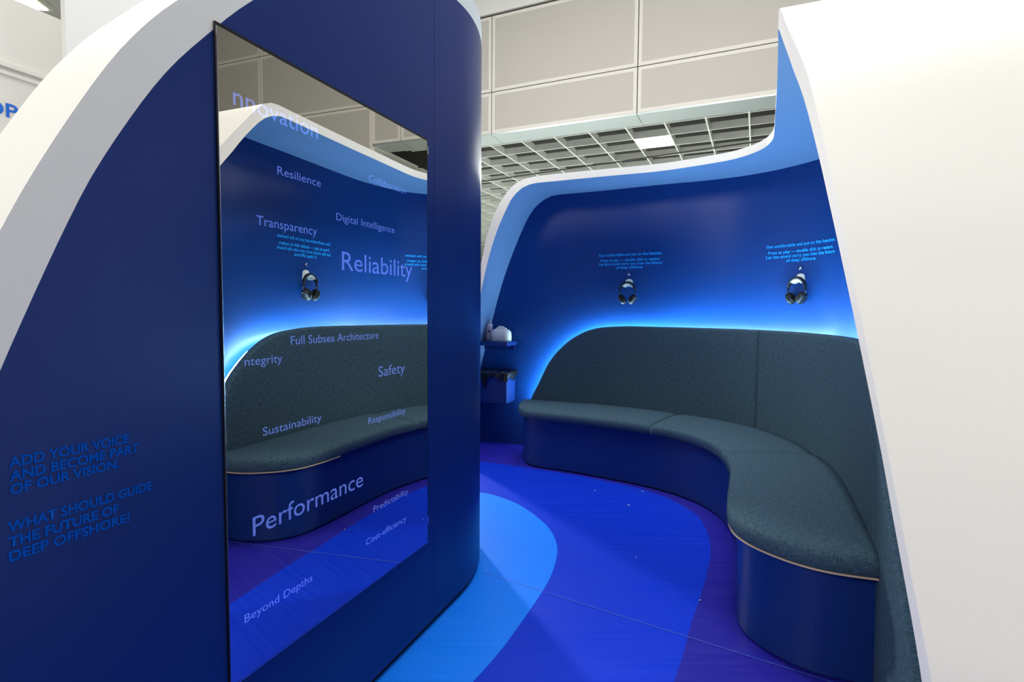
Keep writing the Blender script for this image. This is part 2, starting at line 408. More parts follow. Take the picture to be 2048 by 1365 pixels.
# back points matched to the front ones so cushions stay well-formed
ctrl = [(0, sB0), (14, Bp.near(.16, 5.18)), (50, Bp.near(1.10, 4.76)), (70, Bp.near(1.56, 4.34)), (92, Bp.near(1.83, 3.35)), (124, Bp.near(1.55, 2.42)), (140, Bp.near(1.42, 2.12)), (160, sB1)]
def mapb(i):
    for (a, sa), (b, sb) in zip(ctrl[:-1], ctrl[1:]):
        if a <= i <= b: return sa + (sb - sa) * (i - a) / (b - a)
def idx_front(x, y):
    return min(range(len(front)), key=lambda i: (front[i].x - x) ** 2 + (front[i].y - y) ** 2)
i1 = idx_front(1.042, 4.044); i2 = idx_front(1.316, 3.27)
ctrl = [(0, sB0), (10, Bp.near(.15, 5.185)), (i1, Bp.near(1.392, 4.515)), (i2, Bp.near(1.815, 3.243)), (126, Bp.near(1.60, 2.52)), (144, Bp.near(1.42, 2.12)), (160, sB1)]
backp = [Bp.at(mapb(i))[0] for i in range(161)]
def inset(pts, d):
    out = []
    for i, p in enumerate(pts):
        a = pts[max(i - 1, 0)]; b = pts[min(i + 1, len(pts) - 1)]; t = (b - a).normalized(); out.append(p + Vector((-t.y, t.x, 0)) * d)
    return out
def cushion(i0, i1_):
    """seat cushion between two seam indices with softly rounded rim"""
    n = i1_ - i0; rr = 0.022
    F = front[i0:i1_ + 1]; Bk = backp[i0:i1_ + 1]
    prof_ = [(0.010, ZB), (0.0, ZB + 0.012), (0.0, ZT - 0.026), (0.0035, ZT - 0.013), (0.011, ZT - 0.004), (0.024, ZT)]
    I = {d: inset(front, d)[i0:i1_ + 1] for d in {p[0] for p in prof_}}
    rows = []
    def seam(i, z):  # drop at the ends of the cushion
        e = min(i, n - i)
        return z - (0.012 if e == 0 else 0.004 if e == 1 else 0) * (1 if z > ZT - 0.02 else 0)
    for d, z in prof_:
        rows.append([Vector((p.x, p.y, seam(i, z))) for i, p in enumerate(I[d])])
    base = I[0.024]
    for k in range(1, 11):
        t = k / 10
        zz = ZT + 0.006 * math.sin(math.pi * t)
        rows.append([Vector((a.x + (b.x - a.x) * t, a.y + (b.y - a.y) * t, seam(i, zz))) for i, (a, b) in enumerate(zip(base, Bk))])
    rows.append([Vector((b.x, b.y, ZB)) for b in Bk])
    bm = bmesh.new(); uvl = bm.loops.layers.uv.new('UVMap')
    V = [[bm.verts.new(p) for p in r] for r in rows]
    S = [0]
    for a, b in zip(F[:-1], F[1:]): S.append(S[-1] + (b - a).length)
    for i in range(len(rows) - 1):
        for j in range(n):
            f = bm.faces.new((V[i][j], V[i][j + 1], V[i + 1][j + 1], V[i + 1][j]))
            for l in f.loops:
                c = l.vert.co
                l[uvl].uv = (c.x, c.y) if 5 <= i < 16 else (S[j] if l.vert in (V[i][j], V[i + 1][j]) else S[j + 1], c.z)
    for j in (0, n):
        ring = [V[i][j] for i in range(len(rows))]
        try:
            f = bm.faces.new(ring)
            for l in f.loops: l[uvl].uv = (l.vert.co.y, l.vert.co.z)
        except ValueError: pass
    bmesh.ops.recalc_face_normals(bm, faces=bm.faces)
    me = bpy.data.meshes.new('seat_cushion'); bm.to_mesh(me); bm.free(); me.materials.append(M['fab'])
    return P2(link('seat_cushion', me, None, True), bench)
cushion(0, i1); cushion(i1, i2); cushion(i2, 160)
# plinth: set back under the cushions
PF = inset(front, 0.055); PF = [Vector((p.x, p.y, 0)) for p in PF]
g = 0.012
rows = [[Vector((p.x, p.y, z)) for p in inset(front, d)] for d, z in ((0.075, 0.0), (0.075, 0.014), (0.05, 0.014), (0.05, ZB - 0.006))]
rows.append([Vector((b.x, b.y, ZB - 0.006)) for b in backp])
pl = P2(grid_mesh('plinth', rows, M['navy'], smooth=False), bench)
tag(pl, 'deep blue laminate base')
# raw plywood edge under the cushions
a_, b_ = inset(front, 0.004), inset(front, 0.09)
rows = [[Vector((p.x, p.y, ZB - 0.006)) for p in b_], [Vector((p.x, p.y, ZB - 0.006)) for p in a_], [Vector((p.x, p.y, ZB - 0.0005)) for p in a_], [Vector((p.x, p.y, ZB - 0.0005)) for p in b_]]
P2(grid_mesh('plywood_board', [r[126:] for r in rows], M['ply'], smooth=False), bench)

# backrest
ZBT = 1.223
lefta = [(.165, 5.18, .44), (.186, 5.172, .516), (.256, 5.150, .662), (.356, 5.119, .875), (.487, 5.075, 1.035), (.633, 5.019, 1.142), (.792, 4.951, 1.199), (1.0, 4.83, 1.219)]
righta = [(1.70, 2.74, 1.222), (1.613, 2.551, 1.214), (1.511, 2.324, 1.180), (1.438, 2.165, 1.098), (1.367, 2.017, .952), (1.329, 1.940, .82), (1.27, 1.81, .70), (1.22, 1.70, .60), (1.17, 1.56, .42), (1.12, 1.42, .2), (1.085, 1.28, 0.02)]
Lc = resample(cr([(s, z, 0) for s, z in on(Bp, lefta)], 8), 36)
Rc = resample(cr([(s, z, 0) for s, z in on(Bp, righta)], 8), 60)
sSeam = Bp.near(1.816, 3.985)
def topz(s):
    pts = Lc + Rc
    if s <= Lc[0].x: return Lc[0].y
    if s >= Rc[-1].x: return Rc[-1].y
    for a, b in zip(pts[:-1], pts[1:]):
        if a.x <= s <= b.x and b.x > a.x: return a.y + (b.y - a.y) * (s - a.x) / (b.x - a.x)
    return ZBT
TH = 0.055
def backrest(s0, s1, n, seam0, seam1):
    S = [s0 + (s1 - s0) * k / n for k in range(n + 1)]
    rows = []; uvr = []
    prof_ = [(0, 0), (0, .5), (0, 1), (.0, 1.0)]
    def zlow(s):
        a = sB1 - 0.02
        if s <= a: return ZB
        return max(0.01, ZB + (0.01 - ZB) * min(1, (s - a) / 0.02))
    cols = []
    for k, s in enumerate(S):
        p, nn = Bp.inward(s); zt = topz(s); zl = min(zlow(s), zt - 0.005)
        e = 0.012 if (k == 0 and seam0) or (k == n and seam1) else (0.003 if (k == 1 and seam0) or (k == n - 1 and seam1) else 0)
        c = []
        H_ = zt - zl; r = min(0.022, H_ * .4)
        for f in (0, .2, .4, .6, .8): c.append((-e, zl + (zt - r - zl) * f))
        for a in (0, 22, 45, 68, 90): c.append((-e - r * (1 - math.cos(math.radians(a))), zt - r + r * math.sin(math.radians(a))))
        c.append((-TH + 0.01, zt)); c.append((-TH, zt - min(0.01, r / 2))); c.append((-TH, zl))
        cols.append([Vector((p.x + nn.x * d, p.y + nn.y * d, z)) for d, z in c])
    bm = bmesh.new(); uvl = bm.loops.layers.uv.new('UVMap')
    V = [[bm.verts.new(q) for q in c] for c in cols]
    for k in range(n):
        for j in range(len(cols[0]) - 1):
            f = bm.faces.new((V[k][j], V[k + 1][j], V[k + 1][j + 1], V[k][j + 1]))
            for l in f.loops: l[uvl].uv = (S[k] if l.vert in (V[k][j], V[k][j + 1]) else S[k + 1], l.vert.co.z)
    for c in (V[0], V[-1]):
        try: bm.faces.new(c)
        except ValueError: pass
    bmesh.ops.recalc_face_normals(bm, faces=bm.faces)
    me = bpy.data.meshes.new('backrest'); bm.to_mesh(me); bm.free(); me.materials.append(M['fab'])
    return P2(link('backrest', me, None, True), bench)
backrest(Lc[0].x, sSeam, 110, False, True)
backrest(sSeam, Rc[-1].x, 140, True, False)
# LED strip running behind the top edge of the backrest
led = []
S = [Lc[2].x + (Rc[-34].x - Lc[2].x) * k / 150 for k in range(151)]
for k in range(151):
    s = S[k]; p, nn = Bp.inward(s); z = topz(s) - 0.045
    ds = 0
    if k > 0 and k < 150:
        sl = (topz(s + 0.02) - topz(s - 0.02)) / 0.04
    else: sl = 0
    z = topz(s) - 0.045 * math.sqrt(1 + sl * sl)
    sw = Wp.near(p.x, p.y); gap_ = (Wp.at(sw)[0] - p).length; o_ = TH + 0.012 + 0.45 * max(0, gap_ - TH - 0.02)
    led.append(Vector((p.x - nn.x * o_, p.y - nn.y * o_, z)))
P2(tube('led_strip', led, 0.005, M['led'], None, 6), bench)
# piping seam near the front end of the backrest
pip = []
for k in range(30):
    s = Bp.near(1.43, 2.15) + 0.0 + (Bp.near(1.335, 1.955) - Bp.near(1.43, 2.15)) * (k / 29) ** 0.8
    p, nn = Bp.inward(s); z = 1.02 + (0.50 - 1.02) * k / 29
    pip.append(Vector((p.x + nn.x * 0.001, p.y + nn.y * 0.001, z)))
P2(tube('stitched_seam', pip, 0.0018, M['fab'], None, 6), bench)

# ------------------------------------------------------------------ partition with mirror
AZ = 0.3925; DM = -1.1636
U = Vector((math.sin(AZ), math.cos(AZ), 0)); NN = Vector((math.cos(AZ), -math.sin(AZ), 0))
O0 = Vector((0, 0, 0)) + NN * DM
def fp(u, off=0.0, z=0.0):   # point on partition plane frame, off = towards the aisle
    q = O0 + U * u + NN * off; return Vector((q.x, q.y, z))
U0, RA = 2.2, 0.9
def face_at(s, inset_=0.0):
    """plan of the partition face: flat to U0, then bending away in an arc"""
    if s <= U0: return fp(s, -inset_)
    th = (s - U0) / RA; r = RA - inset_
    return fp(U0 + r * math.sin(th), -RA + r * math.cos(th))
SEND = U0 + RA * math.radians(150)
def pz(pts): return cr([(a, b, 0) for a, b in pts], 8)
inL = [(.30, 0), (.37, .45), (.44, .9), (.515, 1.223), (.534, 1.276), (.624, 1.493), (.697, 1.645), (.82, 1.847), (.944, 2.001), (1.064, 2.132), (1.25, 2.305), (1.45, 2.455), (1.65, 2.575), (1.85, 2.65), (2.05, 2.684), (2.3, 2.70), (2.6, 2.69), (2.9, 2.66), (3.3, 2.60), (SEND, 2.3), ]
ouL = [(.21, 0), (.285, .45), (.36, .95), (.445, 1.27), (.529, 1.480), (.605, 1.639), (.709, 1.827), (.79, 1.945), (.86, 2.028), (1.0, 2.18), (1.2, 2.375), (1.42, 2.54), (1.63, 2.665), (1.84, 2.74), (2.05, 2.772), (2.3, 2.787), (2.6, 2.777), (2.9, 2.75), (3.32, 2.69), (SEND + .03, 2.36)]
inC = resample(pz(inL), 120); ouC = resample(pz(ouL), 120)
part = empty('booth_partition', fp(1.6, -0.1, 0), 0)
tag(part, 'tall dark blue curved partition with white rim carrying the mirror display', 'partition')
bpy.context.view_layer.update()
F = [face_at(v.x) + Vector((0, 0, v.y)) for v in inC]
Fo = [face_at(v.x) + Vector((0, 0, v.y)) for v in ouC]
Fb = [face_at(v.x, 0.22) + Vector((0, 0, v.y)) for v in ouC]
toe = 0.032
def low(v, zt_, ins): return face_at(v.x, ins) + Vector((0, 0, zt_))
P2(grid_mesh('toe_gap_shade', [[low(v, 0.0, 0.014) for v in inC], [low(v, toe, 0.014) for v in inC], [low(v, toe, 0.002) for v in inC]], M['black'], smooth=False), part)  # black strip put in for the shade inside the toe gap
rows = [[low(v, toe, 0.0) for v in inC]] + [[Vector((p.x, p.y, max(toe, toe + (p.z - toe) * k / 6))) for p in F] for k in range(1, 7)]
P2(grid_mesh('face_panel', rows, M['navy'], smooth=True), part)
P2(grid_mesh('rim', [[a.lerp(b, k / 2) for a, b in zip(F, Fo)] for k in range(3)], M['white']), part)
rows = [[a.lerp(b, k / 3) for a, b in zip(Fo, Fb)] for k in range(4)]
P2(grid_mesh('outer_shell', rows, M['white']), part)
Fb0 = [Vector((p.x, p.y, 0)) for p in Fb]
P2(grid_mesh('rear_panel', [Fb, Fb0], M['white']), part)
# vertical panel joint between flat and curved sheets
boxo_j = boxo('panel_joint', (0, 0, 1.33), (0.0012, 0.0012, 2.62), M['black']); boxo_j.data.transform(Matrix.Translation(fp(1.965, 0.0))); P2(boxo_j, part)
def plane_text(body, u0, u1, z0, cap, mt, parent, off, bold=0.0, thick=0.0, name='lettering', z1=None):
    sl = 0 if z1 is None else (z1 - z0) / (u1 - u0)
    def fn(x, zz, dd): return fp(u0 + x, off + dd, z0 + zz + sl * x)
    return P2(text_map(name, body, u1 - u0, cap, fn, mt, None, bold=bold), parent)
for body, u0, u1, z in [('ADD YOUR VOICE', .526, .728, 1.070), ('AND BECOME PART', .5258, .7474, 1.046), ('OF OUR VISION.', .5257, .7073, 1.0225), ('WHAT SHOULD GUIDE', .520, .7733, .957), ('THE FUTURE OF', .52, .7034, .930), ('DEEP OFFSHORE?', .52, .7255, .9045)]:
    plane_text(body, u0, u1, z, 0.0175, M['ltr'], part, 0.0012, bold=0.028)

# mirror display
mir = empty('mirror_display', fp(1.42, 0.0, 1.2)); tag(mir, 'tall mirrored display panel with glowing words mounted on the blue partition', 'mirror')
u0, u1, z0, z1 = 0.953, 1.895, 0.395, 2.018
def slab(name, ua, ub, za, zb, oa, ob, mt, parent, bev=0.0):
    bm = bmesh.new()
    vs = [bm.verts.new(fp(a, o, z)) for a in (ua, ub) for o in (oa, ob) for z in (za, zb)]
    for f in ((0, 1, 3, 2), (4, 6, 7, 5), (0, 4, 5, 1), (2, 3, 7, 6), (0, 2, 6, 4), (1, 5, 7, 3)): bm.faces.new([vs[i] for i in f])
    if bev: bmesh.ops.bevel(bm, geom=bm.edges[:], offset=bev, segments=2, affect='EDGES')
    return P2(bm_obj(name, bm, mt), parent)
slab('mirror_backing', u0 - .003, u1 + .009, z0 - .004, z1 + .010, 0.0005, 0.006, M['black'], mir)
slab('mirror_pane', u0, u1, z0, z1, 0.0062, 0.009, M['mirror'], mir)
slab('bottom_trim', u0, u1 + .008, z0 - .0045, z0 - .001, 0.0063, 0.0095, M['edge'], mir)
slab('side_trim', u0 - .0016, u0 - .0002, z0, z1, 0.0063, 0.0093, M['edge'], mir)
for zz in (z0 + .075, z1 - .05):
    slab('mounting_clip', u1 + .001, u1 + .008, zz, zz + .03, 0.0063, 0.0105, M['edge'], mir)
MO = 0.00915
words = [('nnovation', .994, 1.285, 1.849, .046, 'word'), ('Resilience', 1.1295, 1.295, 1.712, .0225, 'word'), ('Collaboration', 1.524, 1.745, 1.780, .0225, 'wordfaint'), ('Digital Intelligence', 1.361, 1.670, 1.626, .0225, 'word'), ('Transparency', 1.057, 1.276, 1.567, .0245, 'word'), ('Reliability', 1.385, 1.785, 1.474, .058, 'word'), ('Full Subsea Architecture', 1.168, 1.571, 1.2495, .024, 'word'), ('ntegrity', 1.012, 1.1365, 1.2035, .0225, 'word'), ('Safety', 1.570, 1.734, 1.114, .036, 'word'), ('Sustainability', 1.065, 1.286, 1.012, .0225, 'word'), ('Responsibility', 1.511, 1.736, .9575, .0225, 'word'), ('Performance', 1.027, 1.480, .754, .050, 'word'), ('Predictability', 1.536, 1.753, .642, .0215, 'wordfaint'), ('Cost-efficiency', 1.494, 1.738, .540, .0215, 'wordfaint'), ('Beyond Depths', .996, 1.239, .5365, .0215, 'wordfaint')]
for body, a, b, z, cap, mt in words:
    plane_text(body, a, b, z, cap, M[mt], mir, MO, bold=0.0, name='word')

# ------------------------------------------------------------------ floor
bm = bmesh.new(); vs = [bm.verts.new(p) for p in ((-14, -10, 0), (16, -10, 0), (16, 34, 0), (-14, 34, 0))]; bm.faces.new(vs)
fl = bm_obj('floor', bm, mat('grey_hall_carpet', (0.55, 0.55, 0.53, 1), 0.95, var=0.05, vscale=30)); tag(fl, kind='structure')
def sticker(name, pts, z, mt, label, smooth_=True):
    pts = resample(cr([(a, b, 0) for a, b in pts], 8), 120) if smooth_ else [Vector((a, b, 0)) for a, b in pts]
    bm = bmesh.new(); vt = [bm.verts.new((p.x, p.y, z)) for p in pts]; f = bm.faces.new(vt)
    r = bmesh.ops.extrude_face_region(bm, geom=[f])
    for v in [g for g in r['geom'] if isinstance(g, bmesh.types.BMVert)]: v.co.z = z - 0.0006
    bmesh.ops.triangulate(bm, faces=[f for f in bm.faces if len(f.verts) > 4])
    o = bm_obj(name, bm, mt)
    if label: tag(o, label, 'floor sticker')
    else: tag(o, kind='structure')
    return o
sticker('floor', [(-2.6, -.2), (2.4, -.2), (2.9, 2.0), (2.9, 5.9), (-2.6, 5.9)], 0.0008, M['floor'], None, False)
sticker('floor_graphic', [(-1.2, 4.9), (-.7, 4.87), (-.255, 4.776), (-.049, 4.690), (.178, 4.575), (.468, 4.429), (.734, 4.263), (.975, 4.074), (1.125, 3.883), (1.197, 3.708), (1.236, 3.525), (1.212, 3.295), (1.139, 3.019), (1.02, 2.743), (.89, 2.481), (.79, 2.291), (.69, 2.083), (.60, 1.910), (.46, 1.66), (.25, 1.25), (0.0, .8), (-.25, .4), (-.45, .1)], 0.0012, M['royal'], 'large royal blue floor shape sweeping past the bench towards the partition')
sticker('floor_graphic', [(-.9, 4.0), (-.5, 4.03), (-.210, 3.950), (-.078, 3.857), (.050, 3.713), (.163, 3.504), (.243, 3.277), (.267, 3.050), (.247, 2.871), (.201, 2.675), (.128, 2.470), (.050, 2.281), (-.025, 2.106), (-.101, 1.956), (-.131, 1.902), (-.30, 1.55), (-.5, 1.15), (-.7, .8)], 0.0024, M['azure'], 'light azure floor shape curving out from the foot of the partition')

# ------------------------------------------------------------------ shelf, bin and their contents on the far left of the pod wall
sx = Wp.near(.06, 5.41)
pW, nW = Wp.inward(sx); tW = Vector((-nW.y, nW.x, 0)) * -1
tW = Wp.at(sx)[1]   # pointing right along wall
ang = math.atan2(tW.y, tW.x)
def wl(a, d, z): q = pW + tW * a + nW * d; return Vector((q.x, q.y, z))
sh = empty('shelf', wl(-.25, .02, 1.03), ang); tag(sh, 'short dark blue shelf fixed to the pod wall beyond the partition', 'shelf')
o = boxo('shelf_board', (0, 0, 0), (.50, .275, .038), M['navy'], bevel=0.002); o.parent = sh; o.location = (0, -.145, 0)
o = boxo('bracket', (0, 0, 0), (.46, .02, .05), M['navy']); o.parent = sh; o.location = (0, -.02, -.043)
# tissue box
def lathe(name, prof_, mt, parent=None, seg=40, sx_=1, sy_=1, cap=True, power=2.0):
    bm = bmesh.new(); rings = []
    for r, z in prof_:
        ring = []
        for k in range(seg):
            a = 2 * math.pi * k / seg; c, s_ = math.cos(a), math.sin(a)
            e = 2 / power; x = math.copysign(abs(c) ** e, c) * r * sx_; y = math.copysign(abs(s_) ** e, s_) * r * sy_
            ring.append(bm.verts.new((x, y, z)))
        rings.append(ring)
    for a, b in zip(rings[:-1], rings[1:]):
        for k in range(seg): bm.faces.new((a[k], a[(k + 1) % seg], b[(k + 1) % seg], b[k]))
    if cap: bm.faces.new(rings[0]); bm.faces.new(rings[-1])
    return bm_obj(name, bm, mt, parent, True)
tb = empty('tissue_box', wl(-.128, .135, 1.050), ang); tag(tb, 'white domed tissue box on the blue wall shelf', 'tissue box')
lathe('box_body', [(.098, 0), (.102, .004), (.102, .05), (.098, .085), (.085, .106), (.062, .118), (.03, .121)], M['plast'], tb, 48, 1.0, .62, True, 3.2)
bm = bmesh.new()
pf = [(-.052, .116, .010), (-.040, .134, .014), (-.012, .150, .010), (.010, .148, .016), (.050, .128, .020), (.040, .112, .024)]
f1 = [bm.verts.new((x, -w_, z)) for x, z, w_ in pf]; f2 = [bm.verts.new((x + .004, w_, z - .003)) for x, z, w_ in pf]
bm.faces.new(f1); bm.faces.new(f2[::-1])
for k in range(6): bm.faces.new((f1[k], f1[(k + 1) % 6], f2[(k + 1) % 6], f2[k]))
bm_obj('tissue', bm, M['tissue'], tb)
# wipes canister
wc = empty('wipes_canister', wl(-.272, .10, 1.050), ang); tag(wc, 'pale cylindrical wipes canister on the shelf left of the tissue box', 'canister')
lathe('canister_body', [(.033, 0), (.036, .004), (.036, .150), (.034, .155)], M['can'], wc, 32)
lathe('lid', [(.0365, .150), (.0365, .162), (.030, .168), (.012, .170)], M['plast'], wc, 32)
bm = bmesh.new()
pv = [(-.028, -.01, .165), (-.010, -.014, .190), (.012, -.008, .182), (.026, 0, .205), (.030, .004, .172), (.0, .012, .178), (-.02, .008, .186)]
vv = [bm.verts.new(p) for p in pv]; bm.faces.new((vv[0], vv[1], vv[6])); bm.faces.new((vv[1], vv[2], vv[5], vv[6])); bm.faces.new((vv[2], vv[3], vv[4], vv[5]))
t_ = bm_obj('wipe', bm, M['tissue'], wc); md = t_.modifiers.new('t', 'SOLIDIFY'); md.thickness = 0.0025
for a, zz, w_ in ((-1.9, .068, .020), (-1.9, .025, .022), (-1.2, .10, .03), (-1.15, .085, .026)):
    o = boxo('label_print', (0, 0, 0), (w_, .001, .012), M['print']); o.parent = wc
    o.location = (.0362 * math.cos(a), .0362 * math.sin(a), zz); o.rotation_euler = (0, 0, a + math.pi / 2)
# bin
bn = empty('waste_bin', wl(-.19, .02, .455), ang); tag(bn, 'blue wall-mounted box bin lined with a black bag below the shelf', 'bin')
bm = bmesh.new()
box_bm(bm, (0, -.12, .145), (.34, .24, .29))
o = bm_obj('bin_box', bm, M['navy'], bn)
bm = bmesh.new()   # liner folded over the rim: crumpled skirt
seg = 96
def skirt(k, off, z):
    a = k / seg * 4; side = int(a) % 4; t = a - int(a); hx, hy = .17 + off, .12 + off
    c = [(-hx, -hy), (hx, -hy), (hx, hy), (-hx, hy)]; p, q = c[side], c[(side + 1) % 4]
    return (p[0] + (q[0] - p[0]) * t, -.12 + p[1] + (q[1] - p[1]) * t, z)
rg = []
for r, (off, z) in enumerate(((-.03, .25), (-.02, .292), (.004, .305), (.014, .298), (.016, .27), (.010, .235))):
    ring = []
    for k in range(seg):
        nz = math.sin(k * .9 + r) * .004 + math.sin(k * 2.3 + 2 * r) * .003
        dz = 0
        if r == 5: dz = -.10 * max(0, 1 - abs(k - 9) / 2.2) - .022 * math.sin(k * .35) - .012 * math.sin(k * 1.1)
        ring.append(bm.verts.new(Vector(skirt(k, off + nz, z + dz + nz))))
    rg.append(ring)
for a, b in zip(rg[:-1], rg[1:]):
    for k in range(seg): bm.faces.new((a[k], a[(k + 1) % seg], b[(k + 1) % seg], b[k]))
bm.faces.new(rg[0])
bm_obj('bin_liner', bm, M['bag'], bn, True)

# ------------------------------------------------------------------ headsets on hooks
def make_hook():
    h = empty('headset_hook', (0, 0, 0))
    # local: x along wall, -y out of wall, z up ; origin at plate centre on wall
    bm = bmesh.new(); pts = []
    for k in range(25):
        a = math.pi * k / 24; pts.append((.033 * math.cos(a) * 1.0, .012 + .026 * math.sin(a) ** .8))
    pts += [(-.036, -.03), (.036, -.03)]
    vs = [bm.verts.new((x, -.001, z)) for x, z in pts]; f = bm.faces.new(vs)
    r = bmesh.ops.extrude_face_region(bm, geom=[f])
    for v in [g for g in r['geom'] if isinstance(g, bmesh.types.BMVert)]: v.co.y = -.008
    bm_obj('back_plate', bm, M['hook'], h)
    # curved tray
    bm = bmesh.new(); n = 18; R1 = .045
    V = []
    for k in range(n + 1):
        a = math.radians(38 + 104 * k / n)
        row = []
        for (rr, y) in ((R1, -.006), (R1, -.040), (R1 + .006, -.052), (R1 + .014, -.054), (R1 + .014, -.050), (R1 - .006, -.036), (R1 - .006, -.006)):
            row.append(bm.verts.new((rr * math.cos(a), y, rr * math.sin(a) - .062)))
        V.append(row)
    for a, b in zip(V[:-1], V[1:]):
        m_ = len(a)
        for j in range(m_): bm.faces.new((a[j], a[(j + 1) % m_], b[(j + 1) % m_], b[j]))
    bm.faces.new(V[0]); bm.faces.new(V[-1])
    bm_obj('curved_rest', bm, M['hook'], h)
    return h
def make_phones():
    h = empty('headphones', (0, 0, 0))
    # origin at top of headband ; x along wall, -y out, z up
    pts = []; n = 36; W2, H2 = .072, .150
    band = []
    for k in range(n + 1):
        t = math.pi * k / n
        x = W2 * math.cos(t); z = -.078 + .078 * math.sin(t)
        band.append((x, 0, z))
    bandpts = [(W2 + .001, 0, -.112), (W2 + .001, 0, -.095)] + band + [(-W2 - .001, 0, -.095), (-W2 - .001, 0, -.112)]
    radii = [.0055] * 5 + [.0078 + .003 * math.sin(math.pi * min(1, max(0, (i - 4) / (n - 6)))) for i in range(len(bandpts) - 10)] + [.0055] * 5
    hb = tube('headband', bandpts, .007, M['phone'], h, 12, sx=1.0, radii=radii)
    for v in hb.data.vertices: v.co.y *= 1.9
    pd = tube('headband_pad', [(x * .90, 0, (z + .078) * .90 - .078) for x, y, z in band[6:-6]], .006, M['pad'], h, 10)
    for v in pd.data.vertices: v.co.y *= 2.1
    for s in (1, -1):
        j = lathe('hinge', [(.007, -.010), (.0075, -.006), (.0075, .006), (.007, .010)], M['chrome'], h, 16)
        j.location = (s * (W2 + .001), 0, -.104)
        cup = lathe('ear_cup', [(.010, .0265), (.034, .0245), (.0455, .016), (.048, .004), (.045, -.004)], M['phone'], h, 40, .80, 1.0)
        nv_ = Vector((s * .80, -.10, -.48)).normalized(); lx = Vector((0, -1, 0)); lx = (lx - nv_ * lx.dot(nv_)).normalized(); ly = nv_.cross(lx)
        if ly.z < 0: lx, ly = -lx, -ly
        mt_ = Matrix((lx, ly, nv_)).transposed().to_4x4(); mt_.translation = Vector((s * .046, -.004, -.152)); cup.matrix_basis = mt_
        bm = bmesh.new(); R_, r_ = .0325, .0130; nu, nv = 36, 14; VV = []
        for a in range(nu):
            A_ = 2 * math.pi * a / nu
            VV.append([bm.verts.new(((R_ + r_ * math.cos(2 * math.pi * b / nv)) * math.cos(A_) * .80, (R_ + r_ * math.cos(2 * math.pi * b / nv)) * math.sin(A_), r_ * .95 * math.sin(2 * math.pi * b / nv) - .011)) for b in range(nv)])
        for a in range(nu):
            for b in range(nv): bm.faces.new((VV[a][b], VV[(a + 1) % nu][b], VV[(a + 1) % nu][(b + 1) % nv], VV[a][(b + 1) % nv]))
        cu = bm_obj('ear_cushion', bm, M['pad'], cup, True)
        sp = lathe('speaker_cloth', [(.027, -.010), (.006, -.009)], M['pad'], cup, 24, .8, 1.0)
        bt = lathe('button', [(.0055, .0), (.0055, .004), (.004, .005)], M['chrome'], cup, 14)
        bt.location = (.012, .026, .0222)
    return h
def make_stud():
    return tag(lathe('wall_button', [(.013, 0), (.013, .010), (.011, .016), (.006, .018)], M['chrome'], None, 24))
def copy_tree(o, parent=None):
    c = o.copy(); COL.objects.link(c)
    if parent: c.parent = parent
    for ch in list(o.children): copy_tree(ch, c)
    return c
spots = [(1.06, 4.955, 'on the far wall above the left part of the bench', 'far'), (2.170, 4.105, 'on the curved wall nearest the white front panel', 'near'), (1.872, 2.69, 'hidden behind the white front panel, seen only in the mirror', 'mir')]
hk0, hp0, st0 = make_hook(), make_phones(), make_stud()
for i, (x, y, where, key) in enumerate(spots):
    s = Wp.near(x, y); p, nn = Wp.inward(s); t = Wp.at(s)[1]; a = math.atan2(t.y, t.x)
    hk = hk0 if i == 0 else copy_tree(hk0); hp = hp0 if i == 0 else copy_tree(hp0); st = st0 if i == 0 else copy_tree(st0)
    hk.location = (p.x, p.y, 1.605); hk.rotation_euler = (0, 0, a)
    q = p + nn * 0.042
    hp.location = (q.x, q.y, 1.610); hp.rotation_euler = (0, 0, a)
    q = p + nn * 0.0
    st.location = (q.x, q.y, 1.683); st.rotation_euler = (math.radians(90), 0, a)
    tag(hk, 'white plastic headset hook ' + where, 'hook', 'headset hooks on the pod wall')
    tag(hp, 'black over-ear headphones hanging ' + where, 'headphones', 'headphones hanging on the pod wall')
    tag(st, 'round chrome button ' + where, 'button', 'chrome buttons above the headphones')
    wall_text(x, y)

# ------------------------------------------------------------------ hall: bulkhead, grid ceiling, lamps
K0 = Vector((-.393, 9.873, 0)); KD = Vector((4.179, -1.881, 0)).normalized(); KN = Vector((KD.y, -KD.x, 0)) * -1   # KN away from viewer
if KN.y < 0: KN = -KN
def kp(a, d, z): q = K0 + KD * a + KN * d; return Vector((q.x, q.y, z))
def kbox(bm, a0, a1, d0, d1, zz0, zz1):
    vs = [bm.verts.new(kp(a, d, z)) for a in (a0, a1) for d in (d0, d1) for z in (zz0, zz1)]
    for f in ((0, 1, 3, 2), (4, 6, 7, 5), (0, 4, 5, 1), (2, 3, 7, 6), (0, 2, 6, 4), (1, 5, 7, 3)): bm.faces.new([vs[i] for i in f])
zs = [4.5, 5.215, 6.53, 7.0]
PWID = 2.575; AR0 = 8.36
